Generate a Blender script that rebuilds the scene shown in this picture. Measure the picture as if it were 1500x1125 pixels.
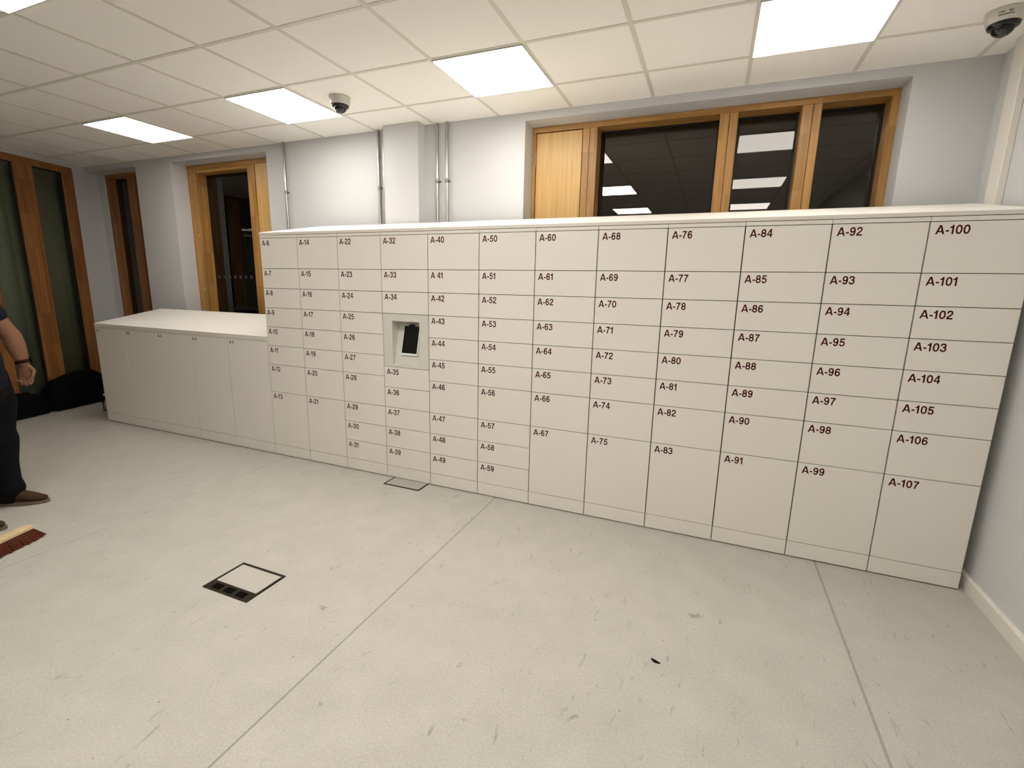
import bpy, bmesh, math, random
from mathutils import Vector, Matrix, Euler

random.seed(7)
for o in list(bpy.data.objects):
    bpy.data.objects.remove(o)
SC = bpy.context.scene
COL = SC.collection

# ------------------------------------------------------------------ camera
cam_data = bpy.data.cameras.new('camera')
cam_data.sensor_width = 36.0
cam_data.lens = 16.8543
cam_data.clip_start = 0.02
cam = bpy.data.objects.new('camera', cam_data)
COL.objects.link(cam)
right = Vector((0.923997, 0.381805, 0.021328))
down = Vector((0.094356, -0.173589, -0.980288))
fwd = Vector((-0.370576, 0.907795, -0.196421))
up = -down
bk = -fwd
cam.matrix_world = Matrix(((right.x, up.x, bk.x, 3.516677),
                           (right.y, up.y, bk.y, -3.01355),
                           (right.z, up.z, bk.z, 1.517453),
                           (0, 0, 0, 1)))
SC.camera = cam

# ------------------------------------------------------------------ world (night outside) and exposure
world = bpy.data.worlds.new('night')
SC.world = world
world.use_nodes = True
world.node_tree.nodes['Background'].inputs[0].default_value = (0.010, 0.008, 0.006, 1)
world.node_tree.nodes['Background'].inputs[1].default_value = 0.3
SC.view_settings.view_transform = 'Standard'
SC.view_settings.look = 'None'
SC.view_settings.gamma = 1.0
SC.view_settings.use_curve_mapping = False
SC.cycles.max_bounces = 14
SC.cycles.diffuse_bounces = 9
SC.view_settings.exposure = 0.80

# ceiling panels: the room's only light.  (x of the left edge, y of the near edge, strength)
LIGHT_COLOR = (1.0, 0.955, 0.875)
LIGHT_POWER = 11.0
FRONT_ROW = (0.62, 0.70, 0.72, 0.45)      # output of the four panels above the lockers, left to right
REAR_PANELS = ((1.79, -1.708, 1.60), (3.59, -1.708, 0.52), (1.79, -3.508, 1.30), (3.59, -3.508, 0.70), (-0.01, -1.708, 0.80))  # last panel is unseen, added to brighten the left side
TILE = 0.6
ZC = 2.872          # ceiling
YW = 0.822          # back wall face

# ------------------------------------------------------------------ materials
def new_mat(name):
    m = bpy.data.materials.new(name)
    m.use_nodes = True
    nt = m.node_tree
    return m, nt, nt.nodes['Principled BSDF']

def plain(name, col, rough=0.5, metal=0.0, spec=None, noise=0.0, scale=40.0, bump=0.0):
    m, nt, b = new_mat(name)
    b.inputs['Base Color'].default_value = (*col, 1)
    b.inputs['Roughness'].default_value = rough
    b.inputs['Metallic'].default_value = metal
    if spec is not None:
        b.inputs['Specular IOR Level'].default_value = spec
    if noise or bump:
        tc = nt.nodes.new('ShaderNodeTexCoord')
        n = nt.nodes.new('ShaderNodeTexNoise')
        n.inputs['Scale'].default_value = scale
        n.inputs['Detail'].default_value = 4
        nt.links.new(tc.outputs['Object'], n.inputs['Vector'])
        if noise:
            r = nt.nodes.new('ShaderNodeMix')
            r.data_type = 'RGBA'
            r.inputs[6].default_value = (*[c * (1 - noise) for c in col], 1)
            r.inputs[7].default_value = (*[min(1, c * (1 + noise)) for c in col], 1)
            nt.links.new(n.outputs['Fac'], r.inputs[0])
            nt.links.new(r.outputs[2], b.inputs['Base Color'])
        if bump:
            bp = nt.nodes.new('ShaderNodeBump')
            bp.inputs['Strength'].default_value = bump
            bp.inputs['Distance'].default_value = 0.002
            nt.links.new(n.outputs['Fac'], bp.inputs['Height'])
            nt.links.new(bp.outputs['Normal'], b.inputs['Normal'])
    return m

def timber(name, dark, light, axis='Z', rough=0.4, block=True, grain=60.0):
    m, nt, b = new_mat(name)
    N = nt.nodes.new
    L = nt.links.new
    tc = N('ShaderNodeTexCoord')
    mp = N('ShaderNodeMapping')
    sc = {'Z': (grain, grain, 1.6), 'X': (1.6, grain, grain), 'Y': (grain, 1.6, grain)}[axis]
    mp.inputs['Scale'].default_value = sc
    L(tc.outputs['Object'], mp.inputs['Vector'])
    n = N('ShaderNodeTexNoise')
    n.inputs['Scale'].default_value = 1.0
    n.inputs['Detail'].default_value = 5
    n.inputs['Distortion'].default_value = 0.6
    L(mp.outputs[0], n.inputs['Vector'])
    ramp = N('ShaderNodeValToRGB')
    ramp.color_ramp.elements[0].position = 0.32
    ramp.color_ramp.elements[0].color = (*dark, 1)
    ramp.color_ramp.elements[1].position = 0.66
    ramp.color_ramp.elements[1].color = (*light, 1)
    L(n.outputs['Fac'], ramp.inputs[0])
    out = ramp.outputs[0]
    if block:      # finger-jointed lamellas of slightly different tone
        sn = N('ShaderNodeVectorMath')
        sn.operation = 'SNAP'
        sn.inputs[1].default_value = {'Z': (.055, .055, .37), 'X': (.37, .055, .055), 'Y': (.055, .37, .055)}[axis]
        L(tc.outputs['Object'], sn.inputs[0])
        wn = N('ShaderNodeTexWhiteNoise')
        wn.noise_dimensions = '3D'
        L(sn.outputs[0], wn.inputs['Vector'])
        mr = N('ShaderNodeMapRange')
        mr.inputs[3].default_value = 0.80
        mr.inputs[4].default_value = 1.14
        L(wn.outputs['Value'], mr.inputs[0])
        hs = N('ShaderNodeHueSaturation')
        L(mr.outputs[0], hs.inputs['Value'])
        L(out, hs.inputs['Color'])
        out = hs.outputs[0]
    L(out, b.inputs['Base Color'])
    b.inputs['Roughness'].default_value = rough
    return m

def emitter(name, col, power):
    m, nt, b = new_mat(name)
    b.inputs['Base Color'].default_value = (0.9, 0.9, 0.9, 1)
    b.inputs['Emission Color'].default_value = (*col, 1)
    b.inputs['Emission Strength'].default_value = power
    return m

def pane_mat(name, tint, ior=1.52, rough=0.0):
    """Thin double glazing: clear, with Fresnel reflections on both faces."""
    m, nt, b = new_mat(name)
    nt.nodes.remove(b)
    N = nt.nodes.new
    L = nt.links.new
    tr = N('ShaderNodeBsdfTransparent')
    tr.inputs[0].default_value = (*tint, 1)
    gl = N('ShaderNodeBsdfGlossy')
    gl.inputs['Roughness'].default_value = rough
    fr = N('ShaderNodeFresnel')
    fr.inputs['IOR'].default_value = ior
    mix = N('ShaderNodeMixShader')
    L(fr.outputs[0], mix.inputs[0])
    L(tr.outputs[0], mix.inputs[1])
    L(gl.outputs[0], mix.inputs[2])
    L(mix.outputs[0], nt.nodes['Material Output'].inputs[0])
    return m

def floor_mat():
    m, nt, b = new_mat('floor_vinyl')
    N = nt.nodes.new
    L = nt.links.new
    tc = N('ShaderNodeTexCoord')
    # broad mottling
    n1 = N('ShaderNodeTexNoise'); n1.inputs['Scale'].default_value = 5.5; n1.inputs['Detail'].default_value = 7
    n1.inputs['Roughness'].default_value = 0.62
    L(tc.outputs['Object'], n1.inputs['Vector'])
    r1 = N('ShaderNodeValToRGB')
    r1.color_ramp.elements[0].position = 0.30; r1.color_ramp.elements[0].color = (0.415, 0.394, 0.352, 1)
    r1.color_ramp.elements[1].position = 0.66; r1.color_ramp.elements[1].color = (0.462, 0.441, 0.397, 1)
    L(n1.outputs['Fac'], r1.inputs[0])
    # fine fleck
    n2 = N('ShaderNodeTexNoise'); n2.inputs['Scale'].default_value = 110; n2.inputs['Detail'].default_value = 3
    L(tc.outputs['Object'], n2.inputs['Vector'])
    mr2 = N('ShaderNodeMapRange'); mr2.inputs[1].default_value = 0.3; mr2.inputs[2].default_value = 0.7
    mr2.inputs[3].default_value = 0.90; mr2.inputs[4].default_value = 1.07
    L(n2.outputs['Fac'], mr2.inputs[0])
    # scuffs: stretched, warped streaks that survive a high threshold
    scl = []
    for ang, sc, lo, hi, dep in ((0.5, (30, 9, 1), 0.66, 0.80, 0.42), (-0.8, (40, 12, 1), 0.67, 0.80, 0.42)):
        mp = N('ShaderNodeMapping'); mp.inputs['Rotation'].default_value = (0, 0, ang); mp.inputs['Scale'].default_value = sc
        L(tc.outputs['Object'], mp.inputs['Vector'])
        n3 = N('ShaderNodeTexNoise'); n3.inputs['Scale'].default_value = 1.0; n3.inputs['Detail'].default_value = 4
        n3.inputs['Distortion'].default_value = 0.8
        L(mp.outputs[0], n3.inputs['Vector'])
        mr = N('ShaderNodeMapRange'); mr.inputs[1].default_value = lo; mr.inputs[2].default_value = hi
        mr.inputs[3].default_value = 1.0; mr.inputs[4].default_value = 1.0 - dep
        L(n3.outputs['Fac'], mr.inputs[0]); scl.append(mr.outputs[0])
    # specks of grit
    v = N('ShaderNodeTexVoronoi'); v.inputs['Scale'].default_value = 6.5; v.inputs['Randomness'].default_value = 1.0
    L(tc.outputs['Object'], v.inputs['Vector'])
    mr = N('ShaderNodeMapRange'); mr.inputs[1].default_value = 0.012; mr.inputs[2].default_value = 0.034
    mr.inputs[3].default_value = 0.42; mr.inputs[4].default_value = 1.0
    L(v.outputs['Distance'], mr.inputs[0]); scl.append(mr.outputs[0])
    # a few heavier scuffs where the photograph shows them: (x, y, half length, half width, angle, depth)
    for sx0, sy0, hl_, hw_, an_, dep in ((3.58, -0.792, .055, .035, .5, .45), (1.933, -1.463, .035, .028, .2, .40), (3.19, -1.569, .05, .016, .9, .38),
                                         (2.62, -0.93, .085, .007, .95, .34), (2.28, -0.28, .02, .007, .3, .5), (1.05, -0.42, .16, .012, .35, .18)):
        mp = N('ShaderNodeMapping'); mp.vector_type = 'TEXTURE'
        mp.inputs['Location'].default_value = (sx0, sy0, 0); mp.inputs['Rotation'].default_value = (0, 0, an_); mp.inputs['Scale'].default_value = (hl_, hw_, 1)
        L(tc.outputs['Object'], mp.inputs['Vector'])
        ln = N('ShaderNodeVectorMath'); ln.operation = 'LENGTH'; L(mp.outputs[0], ln.inputs[0])
        nn = N('ShaderNodeTexNoise'); nn.inputs['Scale'].default_value = 75; nn.inputs['Detail'].default_value = 3
        L(tc.outputs['Object'], nn.inputs['Vector'])
        ad = N('ShaderNodeMath'); ad.operation = 'MULTIPLY_ADD'; ad.inputs[1].default_value = 2.6; L(nn.outputs['Fac'], ad.inputs[0]); L(ln.outputs['Value'], ad.inputs[2])
        mr = N('ShaderNodeMapRange'); mr.inputs[1].default_value = 1.45; mr.inputs[2].default_value = 1.95
        mr.inputs[3].default_value = 1.0 - dep; mr.inputs[4].default_value = 1.0
        L(ad.outputs[0], mr.inputs[0]); scl.append(mr.outputs[0])
    # welded seams of the sheet
    sx = N('ShaderNodeSeparateXYZ'); L(tc.outputs['Object'], sx.inputs[0])
    wob = N('ShaderNodeTexNoise'); wob.inputs['Scale'].default_value = 9
    L(tc.outputs['Object'], wob.inputs['Vector'])
    for xs, w, dep in ((0.165, 0.0030, 0.66), (2.174, 0.0045, 0.56), (4.203, 0.0060, 0.66)):
        s = N('ShaderNodeMath'); s.operation = 'SUBTRACT'; s.inputs[1].default_value = xs; L(sx.outputs[0], s.inputs[0])
        a = N('ShaderNodeMath'); a.operation = 'ABSOLUTE'; L(s.outputs[0], a.inputs[0])
        mr = N('ShaderNodeMapRange'); mr.inputs[1].default_value = w * 0.5; mr.inputs[2].default_value = w * 1.3
        mr.inputs[3].default_value = dep; mr.inputs[4].default_value = 1.0
        L(a.outputs[0], mr.inputs[0]); scl.append(mr.outputs[0])
    prev = mr2.outputs[0]
    for s_ in scl:
        q = N('ShaderNodeMath'); q.operation = 'MULTIPLY'; L(prev, q.inputs[0]); L(s_, q.inputs[1]); prev = q.outputs[0]
    hs = N('ShaderNodeHueSaturation'); L(prev, hs.inputs['Value']); L(r1.outputs[0], hs.inputs['Color'])
    L(hs.outputs[0], b.inputs['Base Color'])
    b.inputs['Roughness'].default_value = 0.55
    b.inputs['Specular IOR Level'].default_value = 0.35
    bp = N('ShaderNodeBump'); bp.inputs['Strength'].default_value = 0.03; bp.inputs['Distance'].default_value = 0.002
    L(n2.outputs['Fac'], bp.inputs['Height']); L(bp.outputs[0], b.inputs['Normal'])
    return m

M = {}
M['floor'] = floor_mat()
M['wall'] = plain('wall_paint', (0.585, 0.59, 0.60), 0.7, noise=0.012, scale=30, bump=0.05)
M['trim'] = plain('white_gloss_paint', (0.72, 0.69, 0.64), 0.4)
M['tile'] = plain('ceiling_tile', (0.93, 0.91, 0.875), 0.9, noise=0.03, scale=160, bump=0.3)
M['grid'] = plain('ceiling_bar', (0.70, 0.67, 0.61), 0.5)
M['locker'] = plain('locker_white_metal', (0.77, 0.735, 0.675), 0.42, noise=0.012, scale=25)
M['roof'] = plain('locker_roof_laminate', (0.89, 0.86, 0.805), 0.4)
M['fascia'] = plain('fascia_edge', (0.70, 0.66, 0.595), 0.45)
M['carcass'] = plain('carcass_gap_shade', (0.06, 0.054, 0.043), 0.7)  # dark colour stands in for the shade inside the door gaps
M['kiosk'] = plain('kiosk_grey', (0.63, 0.62, 0.56), 0.45)
M['bezel'] = plain('tablet_white_edge', (0.85, 0.86, 0.88), 0.35)
M['screen'] = plain('tablet_black_glass', (0.004, 0.004, 0.004), 0.25)
M['red'] = plain('maroon_vinyl', (0.070, 0.004, 0.004), 0.6, spec=0.12)
M['black'] = plain('black_plastic', (0.020, 0.016, 0.010), 0.6, spec=0.15)
M['slot'] = plain('socket_black', (0.004, 0.003, 0.002), 0.7, spec=0.03)
M['gasket'] = plain('black_gasket', (0.006, 0.006, 0.005), 0.6)
M['oak_v'] = timber('oak_upright', (0.345, 0.165, 0.038), (0.475, 0.255, 0.074), 'Z')
M['oak_h'] = timber('oak_rail', (0.345, 0.165, 0.038), (0.475, 0.255, 0.074), 'X')
M['oak_panel'] = timber('oak_veneer', (0.57, 0.335, 0.105), (0.67, 0.425, 0.155), 'Z', block=False, grain=45)
M['dark_timber_v'] = timber('dark_timber_upright', (0.23, 0.090, 0.026), (0.33, 0.145, 0.046), 'Z')  # darker, redder variant of the timber
M['dark_timber_h'] = timber('dark_timber_rail', (0.23, 0.090, 0.026), (0.33, 0.145, 0.046), 'Y')
M['pane'] = pane_mat('night_glazing', (0.55, 0.5, 0.45), 1.68)
M['pane_green'] = pane_mat('green_tinted_glazing', (0.76, 0.78, 0.73), 1.5)
M['blind'] = plain('green_grey_drape', (0.40, 0.43, 0.36), 0.9, noise=0.06, scale=12)
M['metal'] = plain('galvanised_steel', (0.42, 0.41, 0.39), 0.30, 0.95, noise=0.06, scale=20)
M['dark_metal'] = plain('saddle_zinc', (0.30, 0.29, 0.27), 0.45, 0.8)
M['brass'] = plain('screw_head', (0.62, 0.50, 0.30), 0.35, 0.9)
M['frame_white'] = plain('luminaire_white', (0.80, 0.79, 0.78), 0.5)
M['glow'] = emitter('panel_diffuser', LIGHT_COLOR, LIGHT_POWER)
M['cam_white'] = plain('camera_white_plastic', (0.62, 0.60, 0.54), 0.4)
M['cam_print'] = plain('camera_print', (0.10, 0.09, 0.07), 0.6)
M['dome'] = plain('smoked_dome', (0.008, 0.007, 0.006), 0.12)
M['lens'] = plain('camera_lens', (0.05, 0.045, 0.05), 0.15)
M['cloth_black'] = plain('black_nylon', (0.0035, 0.0035, 0.004), 0.85, spec=0.08, noise=0.2, scale=60)
M['strap'] = plain('black_webbing', (0.006, 0.006, 0.006), 0.8, spec=0.08)
M['skin'] = plain('skin', (0.185, 0.088, 0.050), 0.6, spec=0.25, noise=0.06, scale=30)  # tone darkened to take in the lens falloff at the frame edge
M['hair'] = plain('dark_hair', (0.016, 0.011, 0.008), 0.7, spec=0.1)
M['eye'] = plain('eye_white', (0.7, 0.68, 0.64), 0.3)
M['iris'] = plain('eye_iris', (0.03, 0.02, 0.012), 0.2)
M['shirt'] = plain('navy_black_cotton', (0.010, 0.012, 0.018), 0.9, spec=0.08, noise=0.15, scale=40)
M['trousers'] = plain('black_cotton', (0.006, 0.006, 0.007), 0.9, spec=0.08, noise=0.15, scale=40)
M['shoe'] = plain('brown_suede', (0.055, 0.032, 0.017), 0.85, spec=0.08, noise=0.2, scale=60)
M['sole'] = plain('tan_sole', (0.14, 0.10, 0.065), 0.7)
M['watch_strap'] = plain('dark_brown_leather', (0.022, 0.006, 0.004), 0.7, spec=0.1)
M['broom_wood'] = timber('pale_broom_wood', (0.55, 0.40, 0.22), (0.68, 0.53, 0.33), 'Y', block=False)
M['bristle'] = plain('brown_bristle', (0.075, 0.020, 0.009), 0.8, spec=0.1, noise=0.25, scale=90)
M['paper'] = plain('white_paper', (0.75, 0.75, 0.74), 0.7)
M['plastic_clear'] = pane_mat('clear_plastic', (0.82, 0.80, 0.78), 1.45, 0.05)
M['water'] = plain('bottle_cap', (0.55, 0.55, 0.58), 0.4)
M['dots'] = plain('frosted_manifestation', (0.045, 0.040, 0.036), 0.7)

# ------------------------------------------------------------------ helpers
class MB:
    """Collects simple shapes; build() links them as ONE mesh object."""
    def __init__(self):
        self.v = []; self.f = []; self.mi = []; self.cur = 0; self.smooth = []
    def quadmesh(self, verts, faces, smooth=False):
        b = len(self.v)
        self.v += [tuple(p) for p in verts]
        for f in faces:
            self.f.append(tuple(b + i for i in f)); self.mi.append(self.cur); self.smooth.append(smooth)
        return self
    def box(self, x0, x1, y0, y1, z0, z1):
        v = [(x0, y0, z0), (x1, y0, z0), (x1, y1, z0), (x0, y1, z0), (x0, y0, z1), (x1, y0, z1), (x1, y1, z1), (x0, y1, z1)]
        return self.quadmesh(v, [(0, 3, 2, 1), (4, 5, 6, 7), (0, 1, 5, 4), (1, 2, 6, 5), (2, 3, 7, 6), (3, 0, 4, 7)])
    def prism_x(self, prof, x0, x1):
        """profile of (y, z), counter-clockwise seen from +x, swept along x"""
        n = len(prof)
        v = [(x0, y, z) for y, z in prof] + [(x1, y, z) for y, z in prof]
        f = [tuple(range(n - 1, -1, -1)), tuple(range(n, 2 * n))]
        f += [(i, (i + 1) % n, n + (i + 1) % n, n + i) for i in range(n)]
        return self.quadmesh(v, f)
    def lathe(self, prof, seg=24, at=(0, 0, 0)):
        """profile of (r, z) from bottom to top"""
        v = []; f = []
        for r, z in prof:
            for k in range(seg):
                a = 2 * math.pi * k / seg
                v.append((at[0] + r * math.cos(a), at[1] + r * math.sin(a), at[2] + z))
        n = len(prof)
        for i in range(n - 1):
            for k in range(seg):
                k2 = (k + 1) % seg
                f.append((i * seg + k, i * seg + k2, (i + 1) * seg + k2, (i + 1) * seg + k))
        f.append(tuple(range(seg - 1, -1, -1)))
        f.append(tuple((n - 1) * seg + k for k in range(seg)))
        return self.quadmesh(v, f, True)
    def tube(self, pts, radii, seg=12, side=None):
        """tapered tube through points; radius r or (across, along_side); rounded ends"""
        P = [Vector(p) for p in pts]
        R = [(r, r) if not isinstance(r, tuple) else r for r in radii]
        rings = []
        n = len(P)
        ref = Vector(side) if side is not None else None
        frames = []
        for i in range(n):
            t = (P[min(i + 1, n - 1)] - P[max(i - 1, 0)])
            t = t.normalized() if t.length > 1e-9 else Vector((0, 0, 1))
            s = ref if ref is not None else (frames[-1][1] if frames else (Vector((1, 0, 0)) if abs(t.x) < 0.8 else Vector((0, 1, 0))))
            u = (s - t * s.dot(t))
            u = u.normalized() if u.length > 1e-6 else t.orthogonal().normalized()
            frames.append((t, u, t.cross(u)))
        def ring(c, fr, r, k=1.0):
            return [c + (fr[1] * math.cos(2 * math.pi * j / seg) * r[0] + fr[2] * math.sin(2 * math.pi * j / seg) * r[1]) * k for j in range(seg)]
        m0 = min(R[0]); m1 = min(R[-1])
        for a in (80, 50, 25):
            rings.append(ring(P[0] - frames[0][0] * m0 * math.sin(math.radians(a)), frames[0], R[0], math.cos(math.radians(a))))
        for i in range(n):
            rings.append(ring(P[i], frames[i], R[i]))
        for a in (25, 50, 80):
            rings.append(ring(P[-1] + frames[-1][0] * m1 * math.sin(math.radians(a)), frames[-1], R[-1], math.cos(math.radians(a))))
        v = [tuple(p) for r in rings for p in r]
        f = []
        for i in range(len(rings) - 1):
            for j in range(seg):
                j2 = (j + 1) % seg
                f.append((i * seg + j, i * seg + j2, (i + 1) * seg + j2, (i + 1) * seg + j))
        f.append(tuple(range(seg - 1, -1, -1)))
        f.append(tuple((len(rings) - 1) * seg + j for j in range(seg)))
        return self.quadmesh(v, f, True)
    def ball(self, c, r, rot=None, seg=20, rings=12):
        r = (r, r, r) if not isinstance(r, (tuple, list)) else r
        rm = rot if rot is not None else Matrix.Identity(3)
        v = []; f = []
        for i in range(rings + 1):
            th = math.pi * (0.02 + 0.96 * i / rings)
            for k in range(seg):
                a = 2 * math.pi * k / seg
                p = Vector((r[0] * math.sin(th) * math.cos(a), r[1] * math.sin(th) * math.sin(a), -r[2] * math.cos(th)))
                v.append(tuple(Vector(c) + rm @ p))
        for i in range(rings):
            for k in range(seg):
                k2 = (k + 1) % seg
                f.append((i * seg + k, i * seg + k2, (i + 1) * seg + k2, (i + 1) * seg + k))
        f.append(tuple(range(seg - 1, -1, -1)))
        f.append(tuple(rings * seg + k for k in range(seg)))
        return self.quadmesh(v, f, True)
    def mesh(self, name, mats):
        me = bpy.data.meshes.new(name)
        me.from_pydata(self.v, [], self.f)
        for mt in (mats if isinstance(mats, (list, tuple)) else [mats]):
            me.materials.append(mt)
        me.polygons.foreach_set('material_index', self.mi)
        me.polygons.foreach_set('use_smooth', self.smooth)
        me.update()
        return me
    def build(self, name, mats, parent=None, loc=None, bevel=0.0, seg=1):
        me = self.mesh(name, mats)
        if bevel:
            bm = bmesh.new(); bm.from_mesh(me)
            bmesh.ops.bevel(bm, geom=list(bm.edges), offset=bevel, segments=seg, affect='EDGES', profile=0.5)
            bm.to_mesh(me); bm.free()
        o = bpy.data.objects.new(name, me)
        COL.objects.link(o)
        if parent is not None:
            o.parent = parent
        if loc is not None:
            o.location = loc
        return o

def tag(o, label=None, cat=None, group=None, kind=None):
    if label: o['label'] = label
    if cat: o['category'] = cat
    if group: o['group'] = group
    if kind: o['kind'] = kind
    return o

def thing(name, label, cat, loc=(0, 0, 0), group=None, rotz=0.0):
    o = bpy.data.objects.new(name, None)
    o.empty_display_size = 0.05
    COL.objects.link(o)
    o.location = loc
    o.rotation_euler = (0, 0, rotz)
    return tag(o, label, cat, group, 'thing')

def setting(o):
    o['kind'] = 'structure'
    return o

def setting_empty(name, loc=(0, 0, 0), rotz=0.0):
    o = bpy.data.objects.new(name, None)
    o.empty_display_size = 0.1
    COL.objects.link(o)
    o.location = loc
    o.rotation_euler = (0, 0, rotz)
    return setting(o)

def copy_tree(o, parent=None):
    c = o.copy()
    COL.objects.link(c)
    if parent is not None:
        c.parent = parent
    for ch in list(o.children):
        copy_tree(ch, c)
    return c

def fuse(o, voxel, smooth=6):
    """merge overlapping shapes of one mesh into a single continuous skin"""
    md = o.modifiers.new('fuse', 'REMESH'); md.mode = 'VOXEL'; md.voxel_size = voxel; md.use_smooth_shade = True
    sm = o.modifiers.new('relax', 'SMOOTH'); sm.iterations = smooth; sm.factor = 0.5
    dg = bpy.context.evaluated_depsgraph_get()
    me = bpy.data.meshes.new_from_object(o.evaluated_get(dg))
    mats = [m for m in o.data.materials]
    o.modifiers.clear()
    o.data = me
    me.materials.clear()
    for m in mats: me.materials.append(m)
    for p in me.polygons: p.use_smooth = True
    return o

# ------------------------------------------------------------------ the room
YB = -5.35          # wall behind the camera
XR = 4.91           # right wall
XL = -4.6
setting(MB().box(XL, XR + 0.3, YB - 0.2, 1.5, -0.1, 0.0).build('floor', M['floor']))

# ceiling: tiles with exposed bars, one mesh
c = MB()
c.box(XL, XR + 0.3, YB - 0.2, 1.5, ZC, ZC + 0.1)
c.cur = 1
gx = [-0.01 + TILE * k for k in range(-7, 9)]
gy = [0.392 - TILE * k for k in range(0, 10)]
for x in gx:
    c.box(x - 0.012, x + 0.012, YB, YW, ZC - 0.003, ZC + 0.001)
for y in gy:
    c.box(XL, XR, y - 0.012, y + 0.012, ZC - 0.0028, ZC + 0.001)
c.box(-4.3, -2.68, YW - 0.022, YW, ZC - 0.004, ZC + 0.001)
setting(c.build('ceiling', [M['tile'], M['grid']]))

# back wall with its three openings and the shallow pier
ND = (-3.773, -2.856)     # narrow light
DR = (-2.235, -0.777)     # glazed door with timber side panel
WN = (2.016, 4.497)       # long window
ZT = 2.812
w = MB()
w.box(XL, -3.773, 0.99, 1.35, 0, ZC)
w.box(-3.773, ND[1], YW, 1.35, ZT, ZC)
w.box(-4.2, -3.773, YW, 0.99, ZT + 0.01, ZC)
w.box(ND[1], DR[0], YW, 1.35, 0, ZC)
w.box(DR[0], DR[1], YW, 1.35, ZT, ZC)
w.box(DR[1], WN[0], YW, 1.35, 0, ZC)
w.box(WN[0], WN[1], YW, 1.35, ZT, ZC)
w.box(WN[0], WN[1], YW, 1.35, 0, 0.95)
w.box(WN[1], XR + 0.3, YW, 1.35, 0, ZC)
w.box(0.739, 1.09, 0.712, YW, 0, ZC)
setting(w.build('wall_back', M['wall']))

# right wall, its vertical trunking and skirting
w = MB()
w.box(XR, XR + 0.25, YB, YW + 0.2, 0, ZC)
setting(w.build('wall_right', M['wall']))
setting(MB().box(XR - 0.035, XR - 0.0005, 0.515, 0.635, 0.07, ZC - 0.001).build('trim_1', M['trim'], bevel=0.003))
sk = MB().prism_x([(0, 0), (0, 0), (0, 0)], 0, 0) if False else MB()
n = 2
prof = [(XR - 0.020, 0.0005), (XR - 0.0005, 0.0005), (XR - 0.0005, 0.078), (XR - 0.012, 0.078), (XR - 0.020, 0.070)]
v = [(x, YB + 0.02, z) for x, z in prof] + [(x, 0.50, z) for x, z in prof]
k = len(prof)
sk.quadmesh(v, [tuple(range(k)), tuple(range(2 * k - 1, k - 1, -1))] + [(i, k + i, k + (i + 1) % k, (i + 1) % k) for i in range(k)])
setting(sk.build('baseboard_right', M['trim']))

setting(MB().box(XL, XR + 0.25, YB - 0.2, YB, 0, ZC).build('wall_front', plain('wall_low_bounce', (0.38, 0.37, 0.36), 0.7)))  # unseen wall, its colour darkened to cut the light it bounces

# left wall: a timber curtain wall set at a slant (local x runs along it, +y into the outside)
LW = setting_empty('window_3', (-3.86, 0.83, 0), math.atan2(0.968, -0.251) + math.pi)   # local +x runs away from the corner, along the wall
LZ = 2.826
STILES = [(0.155, 0.285)] + [(0.607 + 0.51 * i, 0.80 + 0.51 * i) for i in range(9)]
# keep a helper that builds in the wall's own axes: s along, d depth behind the face, z up
def lw_box(mb, s0, s1, d0, d1, z0, z1):
    mb.box(s0, s1, -d1, -d0, z0, z1)
fr = MB()
lw_box(fr, 0.155, 5.4, 0.0, 0.05, LZ - 0.075, LZ)
lw_box(fr, 0.155, 5.4, 0.0, 0.05, 0.0, 0.09)
fr.build('frame', M['dark_timber_h'], LW, bevel=0.002)
for s0, s1 in STILES:
    b = MB(); lw_box(b, s0, s1, -0.004, 0.045, 0.088, LZ - 0.073)
    b.build('mullion', M['dark_timber_v'], LW, bevel=0.003)
for i in range(len(STILES) - 1):
    s0, s1 = STILES[i][1], STILES[i + 1][0]
    g = MB()
    for q0, q1 in ((s0 - 0.001, s0 + 0.012), (s1 - 0.012, s1 + 0.001)):
        lw_box(g, q0, q1, 0.012, 0.030, 0.09, LZ - 0.075)
    lw_box(g, s0, s1, 0.012, 0.030, LZ - 0.088, LZ - 0.0745)
    g.build('gasket', M['gasket'], LW)
    p = MB(); lw_box(p, s0, s1, 0.022, 0.026, 0.09, LZ - 0.075)
    p.build('pane', M['pane_green'], LW)
# pleated drape hanging behind that glazing
d = MB()
ns = 420
vv = []; ff = []
for i in range(ns + 1):
    s = 0.16 + 5.2 * i / ns
    dep = 0.100 + 0.034 * math.sin(s * 27 + 1.7 * math.sin(s * 5.3)) + 0.014 * math.sin(s * 13.7)
    vv += [(s, -dep, 0.03), (s, -dep, LZ - 0.004)]
for i in range(ns):
    ff.append((2 * i, 2 * i + 2, 2 * i + 3, 2 * i + 1))
d.quadmesh(vv, ff, True)
dr = d.build('drape', M['blind'], LW)
# solid parts of the left wall
lw = MB()
lw_box(lw, -0.60, 0.155, 0.0, 0.30, 0.0, ZC)
lw_box(lw, 0.155, 5.4, 0.0, 0.30, LZ + 0.0005, ZC)
lw_box(lw, 5.4, 6.6, 0.0, 0.30, 0.0, ZC)
lo = setting(lw.build('wall_left', M['wall']))
lo.location = LW.location; lo.rotation_euler = LW.rotation_euler

# ------------------------------------------------------------------ window and doors of the back wall
YF = 1.0
YG = 1.15
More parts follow.
